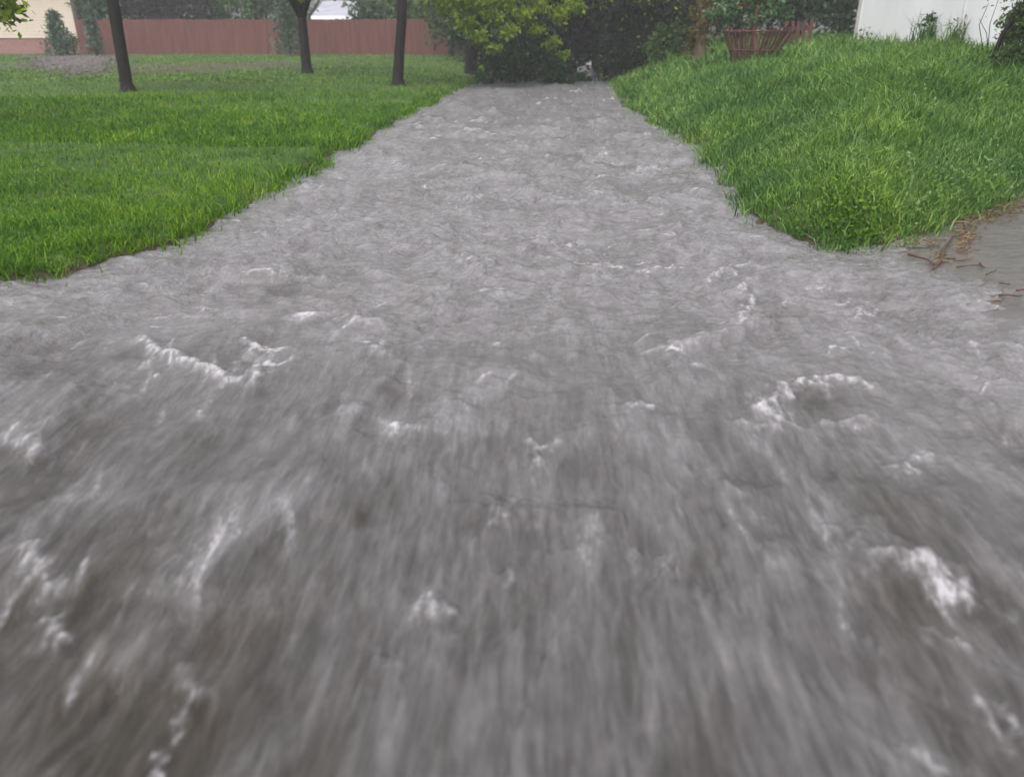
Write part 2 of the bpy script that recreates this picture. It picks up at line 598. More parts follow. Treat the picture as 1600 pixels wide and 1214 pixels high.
def drive_z(x, y):
    s = slab_d(x, y)
    return np.where(s > 0, 0.022, 0.10) * s + 0.005 + 0.004 * fbm(x * 1.2, y * 1.2, 2)


def build_driveway():
    xs, ys = np.arange(1.6, 16, 0.06), np.arange(-4, 12.0, 0.06)
    X, Y = np.meshgrid(xs, ys)
    Z = drive_z(X, Y)
    far = ~(inside(X, Y) | (dist_poly(X, Y, RE) < 0.12)) | (slab_d(X, Y) < -1.2) | ((Y > 5.2) & (X < 2.55))
    Z = np.where(far, Z - 0.3, Z)
    keep = ~(far[:-1, :-1] & far[1:, :-1] & far[:-1, 1:] & far[1:, 1:])
    o = mesh('driveway', np.stack([X, Y, Z], -1).reshape(-1, 3), grid_faces(len(ys), len(xs), keep), M['drive'], None, True)
    tag(o, kind='structure')


# foam crests seen in the photograph: (points on the picture, half width in m, strength)
FOAM = [
    ([(222, 520), (250, 548), (290, 565), (330, 578), (352, 590)], 0.028, 1.15),
    ([(352, 588), (375, 562), (400, 540)], 0.020, 0.5),
    ([(392, 536), (412, 565), (400, 592)], 0.030, 0.9),
    ([(1195, 640), (1215, 620), (1250, 605), (1300, 592), (1345, 600), (1362, 612)], 0.024, 1.2),
    ([(1180, 672), (1200, 648), (1230, 660)], 0.045, 0.6),
    ([(1290, 650), (1330, 652), (1365, 648)], 0.025, 0.6),
    ([(1097, 443), (1115, 430), (1140, 423)], 0.025, 1.1),
    ([(1160, 455), (1170, 475), (1165, 500)], 0.03, 1.0),
    ([(1350, 478), (1340, 495)], 0.02, 0.9),
    ([(1260, 530), (1290, 548), (1310, 556)], 0.03, 0.75),
    ([(915, 438), (935, 424), (965, 415)], 0.03, 1.0),
    ([(845, 382), (870, 373), (905, 368)], 0.045, 0.8),
    ([(1045, 380), (1085, 368)], 0.04, 0.6),
    ([(985, 275), (1030, 262)], 0.06, 0.8),
    ([(735, 315), (748, 312)], 0.05, 0.9),
    ([(565, 508), (592, 506)], 0.02, 1.0),
    ([(470, 492), (495, 494)], 0.025, 0.8),
    ([(500, 345), (540, 342)], 0.05, 0.8),
    ([(725, 212), (750, 206), (780, 214)], 0.10, 0.9),
    ([(735, 186), (748, 186)], 0.14, 1.0),
    ([(595, 245), (620, 262)], 0.09, 0.7),
    ([(650, 200), (700, 195)], 0.12, 0.6),
    ([(1060, 560), (1100, 540), (1135, 530)], 0.03, 0.5),
    ([(1020, 598), (1060, 572)], 0.03, 0.5),
    ([(990, 640), (1012, 636)], 0.022, 0.95),
    ([(575, 540), (600, 560), (585, 590)], 0.06, 0.55),
    ([(545, 660), (570, 655)], 0.05, 0.55),
    ([(620, 668), (632, 672)], 0.025, 0.8),
    ([(830, 722), (850, 695), (868, 690)], 0.020, 0.7),
    ([(775, 808), (790, 790)], 0.014, 0.7),
    ([(905, 850), (918, 820)], 0.016, 0.5),
    ([(1350, 868), (1375, 862), (1400, 872)], 0.035, 1.0),
    ([(1455, 885), (1475, 910), (1495, 935)], 0.020, 1.1),
    ([(1485, 1000), (1505, 1015)], 0.020, 0.8),
    ([(1560, 1105), (1585, 1135)], 0.014, 1.0),
    ([(1450, 1180), (1465, 1200)], 0.022, 0.8),
    ([(75, 940), (80, 965)], 0.018, 0.95),
    ([(50, 850), (60, 880)], 0.020, 0.8),
    ([(275, 1030), (295, 1050)], 0.026, 0.6),
    ([(225, 1200), (250, 1150), (275, 1095)], 0.010, 0.9),
    ([(660, 950), (690, 940)], 0.024, 0.7),
    ([(790, 880), (800, 900)], 0.018, 0.7),
    ([(600, 1020), (615, 1040)], 0.016, 0.55),
    ([(10, 660), (40, 690)], 0.05, 0.55),
    ([(175, 600), (200, 615)], 0.04, 0.5),
    ([(110, 620), (135, 590)], 0.02, 0.6),
    ([(310, 650), (325, 622)], 0.012, 0.8),
    ([(310, 465), (325, 440)], 0.03, 0.7),
    ([(430, 425), (490, 430)], 0.08, 0.5),
    ([(1530, 478), (1560, 480)], 0.02, 0.9),
    ([(1500, 530), (1590, 545)], 0.02, 0.7),
    ([(1220, 475), (1238, 472)], 0.014, 1.0),
    ([(1385, 440), (1420, 448)], 0.02, 0.6),
    ([(1400, 750), (1415, 720), (1450, 712)], 0.016, 0.8),
    ([(1155, 780), (1170, 800)], 0.016, 0.5),
    ([(880, 140), (960, 140)], 0.2, 0.5),
    ([(720, 150), (800, 145)], 0.25, 0.45),
    ([(850, 165), (900, 168)], 0.2, 0.5),
]
# brown clear troughs: (picture x, y, radius in m)
BROWN = [(350, 555, 0.16), (150, 650, 0.22), (310, 690, 0.12), (40, 760, 0.20), (20, 960, 0.22), (240, 1060, 0.12), (150, 1190, 0.22), (490, 1190, 0.09),
         (562, 798, 0.030), (570, 806, 0.030), (200, 880, 0.14), (230, 545, 0.12), (1400, 960, 0.16), (1340, 740, 0.10), (1580, 690, 0.14), (1520, 950, 0.12), (1290, 620, 0.10),
         (430, 440, 0.15), (1200, 480, 0.14), (100, 555, 0.2), (60, 1100, 0.15), (1180, 740, 0.08), (1050, 870, 0.08), (390, 960, 0.10), (1560, 1180, 0.14),
         (1400, 800, 0.12), (310, 1160, 0.10)]


def build_water(NR=1150, NC=860):
    ya = np.arange(-1.2, 0.8, 0.05)
    yb = [0.8]
    while yb[-1] < 27:
        yb.append(yb[-1] + max(0.0055, 0.00095 * yb[-1] ** 2 * 1150 / NR))
    yc = np.arange(yb[-1] + 0.3, 60, 0.3)
    ys = np.concatenate([ya, yb, yc])
    u = np.linspace(-1, 1, NC)
    u = np.sign(u) * np.abs(u) ** 1.15
    hw = np.minimum(2.6 + 0.85 * np.maximum(ys, 0), 9.0)
    hw = np.where(ys > 10, np.maximum(9.0 - (ys - 10) * 0.6, 4.6), hw)
    X = u[None, :] * hw[:, None] + 0.6 * sstep(4, 14, ys)[:, None]
    Y = np.repeat(ys[:, None], NC, 1)
    ins = inside(X, Y)
    d = np.minimum(dist_poly(X, Y, LE), dist_poly(X, Y, RE))
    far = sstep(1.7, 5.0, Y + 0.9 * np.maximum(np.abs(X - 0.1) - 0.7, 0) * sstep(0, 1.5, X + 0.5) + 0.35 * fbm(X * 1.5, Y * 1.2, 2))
    # waves; the flow comes down the lane and spreads, so the near water is drawn out along it
    wx = X + 0.22 * fbm(X * 1.1, Y * 0.9, 2) + 0.03 * fbm(X * 4.1 + 8, Y * 4.0, 2)
    wy = Y + 0.26 * fbm(X * 1.0 + 40, Y * 0.8, 2) + 0.03 * fbm(X * 4.3 + 60, Y * 3.7, 2)

    def crested(v, k):
        return v + k * (v * v - 0.15)
    swell = 0.065 * fbm(wx * 0.75, wy * 0.85, 2)
    chop = 0.037 * crested(fbm(wx * 1.7 + 3, wy * 2.3, 2), 0.7)
    mid = (0.009 + 0.008 * far) * crested(fbm(wx * 3.9 + 13, wy * 5.2, 2), 0.8)
    small_i = 0.0150 * crested(fbm(wx * 8.5 + 50, wy * 11, 2), 0.7)
    small_s = 0.0085 * fbm(wx * 9.5, wy * 3.0, 3)
    fine_i = 0.0062 * fbm(wx * 21, wy * 24, 2)
    fine_s = 0.0030 * fbm(wx * 26, wy * 6.5, 2)
    near_amp = 0.40 + 0.60 * far
    H = swell * near_amp + chop * near_amp + mid * near_amp + far * (small_i + fine_i) + (1 - far) * (small_s + fine_s)
    H = H + 0.035 * (1 - far) * fbm(wx * 2.4 + 9, wy * 1.1, 2)
    sd = slab_d(X, Y)
    calm = sstep(-0.7, 0.35, sd) * (Y < 9) * (1 - sstep(4.9, 5.6, Y) * (X < 2.6))                     # a thin sheet runs over the driveway
    H = H * (1 - 0.86 * calm) * (0.5 + 0.5 * sstep(0.0, 0.5, d))
    # foam: on crests, in streaks along the flow, and in pale drifts
    br = fbm(X * 0.9 + 11, Y * 0.5 + 3, 2)
    crest = sstep(0.008, 0.038, chop + mid + small_i * far)
    foam = 0.34 * crest * (0.5 + br) + 0.20 * fbm(wx * 5, wy * 4, 3)
    streak = fbm(wx * 6.0, wy * 1.4 + 20, 3)
    foam = foam + (1 - far) * 0.34 * sstep(0.1, 0.9, streak)
    foam = foam + far * 0.45 * sstep(0.35, 0.85, fbm(wx * 3.1 + 31, wy * 3.4, 3))
    foam = foam + 0.06 * sstep(5, 12, Y) + 0.20 * sstep(0.35, 0.0, d)
    foam = foam + 0.30 * fbm(X * 2.2 + 9, Y * 1.3, 3) + 0.10 * far * fbm(X * 14, Y * 14, 2)
    foam = foam * (1 - 0.85 * calm)
    mud = 0.28 * sstep(0.0, 0.7, fbm(wx * 1.3 + 70, wy * 1.0, 2)) + 0.45 * sstep(0.15, 0.9, -streak) * (1 - far)
    mud = mud + 0.45 * sstep(0.0, -0.05, chop + mid) + 0.16 * sstep(-0.2, -1.4, X) * sstep(3.5, 1.2, Y)
    for pts, w, s in FOAM:
        P = np.array([at(*p)[:2] for p in pts])
        if P[:, 1].mean() < 2.4:                  # the fast near water smears its foam: wider and thinner
            w, s = w * 1.35, s * 0.85
        m = (X > P[:, 0].min() - 8 * w) & (X < P[:, 0].max() + 8 * w) & (Y > P[:, 1].min() - 8 * w) & (Y < P[:, 1].max() + 8 * w)
        wob = w * 1.5 * fbm(X[m] * 0.4 / w, Y[m] * 0.3 / w, 3)
        q = dist_poly(X[m] + wob, Y[m] - wob, P)
        k = np.exp(-(q / w) ** 2)
        foam[m] += 0.80 * s * (0.62 * k + 0.42 * np.exp(-(q / (3.0 * w)) ** 2)) * (0.55 + 0.9 * np.clip(0.5 + fbm(X[m] * 0.9 / w, Y[m] * 0.45 / w, 2), 0, 1.3))
        H[m] += min(0.035, 0.8 * w) * s * np.exp(-(q / (1.5 * w)) ** 2)
        mud[m] *= 1 - np.clip(k, 0, 1)
    # small broken flecks of foam riding on the chop
    rf = np.random.default_rng(55)
    for _ in range(520):
        fy = 2.9 * (21 / 2.9) ** rf.random()
        fx = rf.normal() * 1.9 + 0.4 if rf.random() < 0.6 else rf.uniform(-4.5, 4.5)
        a = rf.normal() * 0.5 + (0.35 if fy > 3 else 1.35)
        ln, w = (0.03 + 0.10 * rf.random() ** 2) * (0.7 + 0.06 * fy), (0.006 + 0.007 * rf.random()) * (0.8 + 0.10 * fy)
        st = 0.55 + 0.85 * rf.random()
        i0, i1 = np.searchsorted(ys, [fy - ln - 4 * w, fy + ln + 4 * w])
        xs_, ys_ = X[i0:i1] - fx, Y[i0:i1] - fy
        wv = w * 1.2 * np.sin(xs_ / (2.2 * w) + 9 * fx)
        al, ac = xs_ * math.cos(a) + ys_ * math.sin(a), -xs_ * math.sin(a) + ys_ * math.cos(a) + wv
        k = np.exp(-(ac / w) ** 2 - (al / ln) ** 4)
        foam[i0:i1] += st * k * (1 - 0.8 * calm[i0:i1])
        H[i0:i1] += 0.4 * w * k
    # long soft foam trails drawn out along the fast water in front
    for _ in range(230):
        fy = 1.0 + 2.4 * rf.random()
        fx = rf.uniform(-0.5, 0.62) * (2.2 + fy)
        a = math.pi / 2 + rf.normal() * 0.10 - 0.10 * fx
        ln, w = 0.05 + 0.16 * rf.random(), 0.006 + 0.014 * rf.random()
        st = (0.16 + 0.40 * rf.random() ** 1.5) * (0.6 + 0.5 * abs(fx - 0.2))
        i0, i1 = np.searchsorted(ys, [fy - 2.6 * ln - 4 * w, fy + 2.6 * ln + 4 * w])
        xs_, ys_ = X[i0:i1] - fx, Y[i0:i1] - fy
        al, ac = xs_ * math.cos(a) + ys_ * math.sin(a), -xs_ * math.sin(a) + ys_ * math.cos(a)
        ac = ac + w * 0.8 * np.sin(al / (5 * w) + 7 * fx)
        foam[i0:i1] += st * np.exp(-(ac / w) ** 2 - (al / ln) ** 2)
    for px, py, r in BROWN:
        c = at(px, py)
        q = np.hypot((X - c[0]) * 1.0, (Y - c[1]) * 0.75) + 0.5 * r * fbm(X * 0.6 / r, Y * 0.3 / r, 2)
        k = np.exp(-(q / r) ** 2)
        mud += 0.8 * k
        H -= 0.15 * r * k
    mud = np.clip(mud * 0.62, 0, 1)
    reach = ins | (d < 0.30)
    keep = reach[:-1, :-1] | reach[1:, :-1] | reach[:-1, 1:] | reach[1:, 1:]
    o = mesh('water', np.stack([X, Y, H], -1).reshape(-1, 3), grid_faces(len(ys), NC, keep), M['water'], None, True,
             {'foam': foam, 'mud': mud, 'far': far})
    tag(o, kind='structure')


# ------------------------------------------------------------------ vegetation
def blades(name, X, Y, Z, hgt, wid, mat, lean=0.45, seed=1, parent=None, az=None):
    r = np.random.default_rng(seed)
    n = len(X)
    a = r.random(n) * 2 * math.pi
    face = r.random(n) * 2 * math.pi
    h = hgt * (0.55 + 0.9 * r.random(n))
    w = wid * (0.7 + 0.6 * r.random(n)) / 2
    l = lean * h * (0.2 + 1.3 * r.random(n))
    dx, dy = np.cos(a) * l, np.sin(a) * l
    fx, fy = np.cos(face) * w, np.sin(face) * w
    V = np.empty((n, 5, 3), np.float32)
    for k, (t, s, ww) in enumerate(((0, -1, 1), (0, 1, 1), (.55, -1, .8), (.55, 1, .8), (1, 0, 0))):
        bend = t * t
        V[:, k, 0] = X + dx * bend + s * ww * fx
        V[:, k, 1] = Y + dy * bend + s * ww * fy
        V[:, k, 2] = Z - 0.01 + h * t * (1 - 0.28 * bend * np.minimum(l / h, 1.2))
    b = (np.arange(n) * 5)[:, None]
    F = np.concatenate([b + np.array([[0, 1, 3]]), b + np.array([[0, 3, 2]]), b + np.array([[2, 3, 4]])])
    return mesh(name, V.reshape(-1, 3), F.astype(np.int32), mat, parent)


def grass_points(n, y0, y1, side, seed, power=1.0, spread=1.05):
    r = np.random.default_rng(seed)
    t = r.random(n)
    Y = 1 / (1 / y0 + t * (1 / y1 - 1 / y0)) if power == 2 else y0 * (y1 / y0) ** t
    A = (r.random(n) * 2 - 1) * spread
    X = Y * (A * 0.78)
    ok = ~inside(X, Y)
    ok &= (X < mid_x(Y)) if side == 'L' else (X > mid_x(Y))
    X, Y = X[ok], Y[ok]
    return X, Y, ground_z(X, Y)


def leaves(name, P, size, mat, parent, seed=0, aspect=0.5, droop=0.3):
    r = np.random.default_rng(seed)
    n = len(P)
    d = r.normal(size=(n, 3))
    d[:, 2] -= droop
    d /= np.linalg.norm(d, axis=1)[:, None] + 1e-9
    q = r.normal(size=(n, 3))
    s = np.cross(d, q)
    s /= np.linalg.norm(s, axis=1)[:, None] + 1e-9
    nn = np.cross(d, s)
    L = size * (0.6 + 0.8 * r.random(n))[:, None]
    wv = s * L * aspect / 2
    V = np.empty((n, 4, 3), np.float32)
    V[:, 0] = P
    V[:, 1] = P + d * L * 0.45 + wv + nn * L * 0.08
    V[:, 2] = P + d * L
    V[:, 3] = P + d * L * 0.45 - wv + nn * L * 0.08
    F = (np.arange(n) * 4)[:, None] + np.array([[0, 1, 2, 3]])
    return mesh(name, V.reshape(-1, 3), F.astype(np.int32), mat, parent)


def clump_points(blobs, n, r, clumps=40, spread=0.22, even=0.7):
    """leaf positions gathered in clumps inside ellipsoids (cx,cy,cz,rx,ry,rz)"""
    vol = np.array([b[3] * b[4] * b[5] for b in blobs])
    vol = vol ** even
    out = []
    for b, v in zip(blobs, vol / vol.sum()):
        m = max(3, int(clumps * v))
        c = r.normal(size=(m, 3))
        c /= np.linalg.norm(c, axis=1)[:, None]
        c *= (r.random(m)[:, None]) ** 0.45
        k = max(8, int(n * v))
        i = r.integers(0, m, k)
        p = c[i] + r.normal(size=(k, 3)) * spread * (0.6 + 0.8 * r.random(m)[i])[:, None]
        out.append(p * np.array(b[3:6]) + np.array(b[0:3]))
    return np.concatenate(out)


def plant(name, label, cat, base, trunk, blobs, n, size, mat, bark='bark', group=None, seed=0, clumps=40, spread=0.22, aspect=0.5, crown='crown', stem='trunk', minz=0.03, even=0.7):
    """tree or shrub: tapered trunk with limbs to each blob of the crown"""
    r = np.random.default_rng(seed)
    t = thing(name, label, cat, base, group)
    b = np.array(base)
    mb = MB()
    tp = [b + np.array(p[:3]) for p in trunk]
    mb.tube([tp[0] - np.array([0, 0, 0.15])] + tp, [trunk[0][3] * 1.25] + [p[3] for p in trunk], 10, 0.12, r)
    top = tp[-1]
    for q in blobs:
        e = b + np.array(q[:3])
        m = (top + e) / 2 + np.array([0, 0, 0.12 * np.linalg.norm(e - top)]) * (1 if e[2] > top[2] else .3)
        rr = trunk[-1][3]
        mb.tube([top - np.array([0, 0, 0.05]), m, e], [rr * 0.75, rr * 0.5, rr * 0.2], 6, 0.1, r)
    mb.obj(stem, M[bark], t, True)
    P = clump_points([(*(b + np.array(q[:3])), *q[3:]) for q in blobs], n, r, clumps, spread, even)
    P[:, 2] = np.maximum(P[:, 2], b[2] + minz)
    leaves(crown, P, size, M[mat], t, seed + 1, aspect)
    return t


def conifer(name, label, base, h, rad, n, mat, seed, group=None, power=0.9, rag=0.26):
    r = np.random.default_rng(seed)
    t = thing(name, label, 'conifer', base, group)
    b = np.array(base)
    MB().tube([b + [0, 0, -0.1], b + [0, 0, h * 0.5], b + [0, 0, h * 0.95]], [0.06, 0.04, 0.012], 7).obj('trunk', M['bark'], t, True)
    u = r.random(n) ** 0.8
    tiers = 9
    ph = (u * tiers) % 1
    rr = rad * (1 - u) ** power * (0.50 + 0.62 * (1 - ph)) * np.sqrt(r.random(n)) + rag * rad * r.normal(size=n) * 0.5
    a = r.random(n) * 2 * math.pi
    P = b + np.stack([np.cos(a) * rr, np.sin(a) * rr, 0.08 + u * h], -1)
    leaves('crown', P, 0.17, M[mat], t, seed + 1, 0.28, 0.1)
    return t


# ================================================================== build: the large structure
build_ground()
build_driveway()
build_water()

# left house: cream siding above a brown brick base
def cream_house():
    Y = 36.6
    c = pz(126, 87, Y)
    zb, zm = c[2] - 0.3, pz(100, 60, Y)[2]
    x1, x0, y0, y1, zt = c[0], c[0] - 11, Y, Y + 5, zb + 3.4
    t = thing('cream_house', 'cream sided house on a brown brick base at the left end of the red fence', 'house', ((x0 + x1) / 2, (y0 + y1) / 2, zb))
    cx, cy = (x0 + x1) / 2, (y0 + y1) / 2
    MB().box((cx, cy, (zb + zm) / 2), (x1 - x0, y1 - y0, zm - zb)).obj('brick_base', M['brick'], t)
    w = MB()
    n = int((zt - zm) / 0.13)
    for i in range(n):
        z0 = zm + (zt - zm) * i / n
        z1 = zm + (zt - zm) * (i + 1) / n
        e0, e1 = 0.035, 0.022
        V = [(x0 - e0, y0 - e0, z0), (x1 + e0, y0 - e0, z0), (x1 + e0, y1 + e0, z0), (x0 - e0, y1 + e0, z0),
             (x0 - e1, y0 - e1, z1), (x1 + e1, y0 - e1, z1), (x1 + e1, y1 + e1, z1), (x0 - e1, y1 + e1, z1)]
        w.add(V, [(0, 1, 5, 4), (1, 2, 6, 5), (2, 3, 7, 6), (3, 0, 4, 7), (0, 3, 2, 1)])
    w.obj('wall', M['cream'], t)
    r = MB()
    o = 0.5
    r.add([(x0 - o, y0 - o, zt), (x1 + o, y0 - o, zt), (x1 + o, y1 + o, zt), (x0 - o, y1 + o, zt), (x0 - o, cy, zt + 2.2), (x1 + o, cy, zt + 2.2)],
          [(0, 1, 5, 4), (2, 3, 4, 5), (0, 4, 3), (1, 2, 5), (0, 3, 2, 1)])
    r.obj('roof', M['roof_dark'], t)
    f = MB().box((cx - 2.5, y0 - 0.05, zm + 1.5), (1.3, 0.06, 1.2)).obj('window', M['white_trim'], t)
    MB().box((cx - 2.5, y0 - 0.085, zm + 1.5), (1.1, 0.02, 1.0)).obj('pane', M['roof_dark'], f)


def board_fence():
    Y = 36.0
    a, b = pz(128, 88, Y), pz(775, 88, Y)
    zt = pz(300, 31, Y)[2]
    t = thing('board_fence', 'long red brown vertical board fence across the back of the lawn', 'fence', ((a[0] + b[0]) / 2, Y, FENCE_Z))
    L = b[0] - a[0]
    n = 8
    r = np.random.default_rng(12)
    for i in range(n):
        x0, x1 = a[0] + L * i / n, a[0] + L * (i + 1) / n
        mb = MB()
        k = 15
        for j in range(k):
            w = (x1 - x0) / k
            zz = zt + r.normal() * 0.012
            z0 = FENCE_Z - 0.12
            mb.box((x0 + w * (j + .5), Y + r.normal() * 0.006, (z0 + zz) / 2), (w * 0.985, 0.02, zz - z0))
        mb.obj('board_panel', M['fence'], t)
        MB().box((x0, Y + 0.09, (FENCE_Z - 0.15 + zt) / 2), (0.1, 0.1, zt - FENCE_Z + 0.2)).obj('post', M['fence_dark'], t)
        rl = MB()
        for z in (FENCE_Z + 0.35, zt - 0.3):
            rl.box(((x0 + x1) / 2, Y + 0.032, z), (x1 - x0, 0.035, 0.09))
        rl.obj('rail', M['fence_dark'], t)


def gable(name, label, cat, px0, px1, y_eave, y_ridge, Y, wall, roof, depth=6.0, over=0.3, fascia=None):
    a, b = pz(px0, y_eave, Y), pz(px1, y_eave, Y)
    ze, zr = a[2], pz((px0 + px1) / 2, y_ridge, Y + depth / 2)[2]
    x0, x1 = a[0] + over, b[0] - over
    y0, y1 = Y + over, Y + depth - over
    zb = FENCE_Z - 0.3
    t = thing(name, label, cat, ((x0 + x1) / 2, (y0 + y1) / 2, zb))
    cx, cy = (x0 + x1) / 2, (y0 + y1) / 2
    MB().box((cx, cy, (zb + ze) / 2), (x1 - x0, y1 - y0, ze - zb - 0.002)).obj('wall', M[wall], t)
    rm = MB()
    for z in (0.0, 0.09):
        pass
    X0, X1, Y0, Y1 = a[0], b[0], Y, Y + depth
    rm.add([(X0, Y0, ze), (X1, Y0, ze), (X1, Y1, ze), (X0, Y1, ze), (X0, cy, zr), (X1, cy, zr)],
           [(0, 1, 5, 4), (2, 3, 4, 5), (0, 4, 3), (1, 2, 5), (0, 3, 2, 1)])
    rm.obj('roof', M[roof], t)
    if fascia:
        MB().box((cx, Y - 0.015, ze - 0.06), (X1 - X0, 0.03, 0.14)).obj('fascia', M[fascia], t)


def white_garage():
    zb = pz(1335, 62, 20)[2]
    X = pz(1335, 62, 20.0)[0]
    y0, y1, x1 = 8.2, 20.0, X + 7
    zt = zb + 2.9
    t = thing('white_garage', 'plain white walled garage standing above the long grass of the right bank', 'garage', (X + 3.5, 14, zb))
    MB().box(((X + x1) / 2, (y0 + y1) / 2, (zb - 0.5 + zt) / 2), (x1 - X, y1 - y0, zt - zb + 0.5)).obj('wall', M['white'], t)
    MB().box((X - 0.012, y1 - 0.09, (zb - 0.4 + zt) / 2), (0.03, 0.2, zt - zb + 0.4)).obj('corner_trim', M['white_trim'], t)
    MB().box((X - 0.008, 15.05, (zb - 0.4 + zt) / 2), (0.02, 0.035, zt - zb + 0.4)).obj('seam_strip', M['white_trim'], t)
    cx = (X + x1) / 2
    r = MB()
    o = 0.3
    r.add([(X - o, y0 - o, zt), (x1 + o, y0 - o, zt), (x1 + o, y1 + o, zt), (X - o, y1 + o, zt), (cx, y0 - o, zt + 1.6), (cx, y1 + o, zt + 1.6)],
          [(0, 4, 5, 3), (1, 2, 5, 4), (0, 1, 4), (2, 3, 5), (0, 3, 2, 1)])
    r.obj('roof', M['roof_pale'], t)


cream_house()
board_fence()
gable('grey_roofed_shed', 'small shed with pale grey roof and white fascia behind the fence', 'shed', 486, 562, 26, 2, 41, 'white_trim', 'roof_pale', 5, 0.15, 'white')
white_garage()

# ------------------------------------------------------------------ lawn trees
def lawn_tree(px, py, w_px, lean, label, fork, seed, leaf='leaf_yellow', low=None):
    Y = 17
    for _ in range(12):                                   # walk out until the ground meets the pixel
        p = at(px, py, gz(at(px, py, 0.15)[0], Y))
        Y = p[1]
    base = (p[0], p[1], gz(p[0], p[1]))
    rad = w_px / 2 / FPX * np.linalg.norm(np.array(base) - CP) / 1.0
    tr = [(0, 0, 0, rad * 1.75), (0.01, 0, 0.06, rad * 1.35), (lean * 0.05, 0, 0.16, rad * 1.1), (lean * .3, 0, 0.7, rad), (lean * .75, 0.02, 1.4, rad * 0.95), (lean, 0.02, fork, rad * 0.92)]
    bl = [(lean + x, y, z, a, a, a * 0.8) for x, y, z, a in ((0, 0, fork + 2.6, 1.5), (-1.3, .3, fork + 1.7, 1.1), (1.3, -.4, fork + 1.8, 1.1), (.2, 1.2, fork + 1.6, 1.1), (0, -1.2, fork + 1.7, 1.0), (.35, .1, fork + 1.15, 0.55), (-.35, -.1, fork + 1.15, 0.55))]
    bl += [(lean + x, y, z, a, a, b) for x, y, z, a, b in (low or [])]
    return plant('lawn_tree', label, 'tree', base, tr, bl, 6000, 0.11, leaf, 'bark', 'young trees on the left lawn', seed, 110, 0.2, even=0.4)


lawn_tree(200, 144, 15, 0.02, 'dark trunked lawn tree with a flared foot, nearest the cream house', 2.05, 21, low=[(1.75, -0.3, 1.92, 0.5, 0.12), (0.9, -1.0, 2.05, 0.35, 0.12)])
lawn_tree(480, 116, 13, 0.0, 'lawn tree whose trunk forks low, standing before the grey roofed shed', 1.42, 22, low=[(0.04, -0.14, 1.90, 0.17, 0.16)])
lawn_tree(622, 134, 14.5, 0.22, 'lawn tree closest to the flooded lane with a knotted trunk', 2.1, 23)
# a fourth tree just outside the frame hangs a spray of leaves into the upper left corner
p0 = on_ground(-150, 10.0)
pe = pz(6, 14, 9.6) - p0
plant('lawn_tree', 'lawn tree beyond the left edge with only a drooping leafy bough in view', 'tree', tuple(p0),
      [(0, 0, 0, .12), (0, 0, .8, .09), (0, 0, 1.7, .085)],
      [(pe[0], pe[1], pe[2], 0.17, 0.2, 0.22), (pe[0] - 0.12, pe[1], pe[2] + .1, 0.2, 0.2, 0.2), (pe[0] - 0.25, pe[1], pe[2] + 0.32, 0.3, 0.3, 0.25), (-.3, 0, 3.4, 1.3, 1.3, 1.0), (-.9, .5, 2.6, .8, .8, .7), (.3, .8, 2.7, .7, .8, .7)],
      3200, 0.095, 'leaf_yellow', 'bark', 'young trees on the left lawn', 31, 80, 0.24, even=0.3)

# ------------------------------------------------------------------ shrubs in front of the fence
b = on_ground(97, 33.5)
conifer('spruce', 'small blue green spruce in front of the cream house', tuple(b), 1.5, 0.72, 2200, 'leaf_spruce', 41)
b = on_ground(152, 34.5)
conifer('conifer', 'narrow upright conifer against the left end of the red fence', tuple(b), 1.75, 0.36, 1500, 'leaf_spruce', 42, None, 0.5)
b = on_ground(455, 33.5)
conifer('conifer', 'rounded grey green conifer between the first and forked lawn trees', tuple(b), 2.5, 0.72, 2800, 'leaf_spruce', 43, None, 0.55)
b = on_ground(118, 34.0)
plant('low_shrub', 'low grey shrub between the spruce and the narrow conifer', 'shrub', tuple(b), [(0, 0, 0, .03), (0, 0, .3, .02)],
      [(0, 0, .5, .35, .3, .35)], 420, 0.1, 'leaf_cool', 'bark', None, 44, 14, 0.3, stem='stem')

# ------------------------------------------------------------------ trees behind the fence (far, hazy)
def back_tree(px, Y, wpx, h, mat, label, seed, n=2600, zlow=0.6, size=0.24):
    x = colx(px, Y, 1.5)
    base = (x, Y, gz(x, Y) - 0.02)
    w = wpx / 2 / FPX * Y
    r = np.random.default_rng(seed)
    bl = [(0, 0, h * .6, w, w, h * .38), (0, 0, h * .3, w * .85, w * .85, h * .25)]
    for k in range(5):
        a = r.random() * 6.28
        bl.append((math.cos(a) * w * .7, math.sin(a) * w * .7, h * (.25 + .55 * r.random()), w * .5, w * .5, h * .18))
    return plant('background_tree', label, 'tree', base, [(0, 0, 0, .14), (0, 0, h * .25, .11)], bl, n, size, mat, 'bark', 'trees beyond the lawn', seed, 80, 0.2)


back_tree(150, 37.8, 74, 5.0, 'leaf_cool', 'hazy pale green tree between the cream house and the purple leaved tree', 51, 4200)
back_tree(252, 40, 118, 5.2, 'leaf_purple', 'dusky purple leaved tree above the fence right of the first trunk', 50, 7000)
back_tree(345, 42, 60, 3.2, 'leaf_mid', 'hazy low tree just right of the purple leaved tree behind the fence', 52)
back_tree(400, 41, 85, 4.2, 'leaf_mid', 'hazy broad tree behind the fence left of the forked lawn tree', 53)
back_tree(572, 40, 50, 2.75, 'leaf_cool', 'light green tree at the right end of the grey roofed shed', 54)
back_tree(610, 46, 120, 6.0, 'leaf_cool', 'tall hazy tree behind the knotted lawn tree', 55)
back_tree(668, 40, 95, 5.5, 'leaf_mid', 'full green tree over the right part of the red fence', 56)
back_tree(704, 33.5, 92, 5.0, 'leaf_mid', 'green tree hiding the right end of the red fence', 57, 1700)
back_tree(40, 52, 300, 9.0, 'leaf_cool', 'big pale tree behind the cream house', 58)
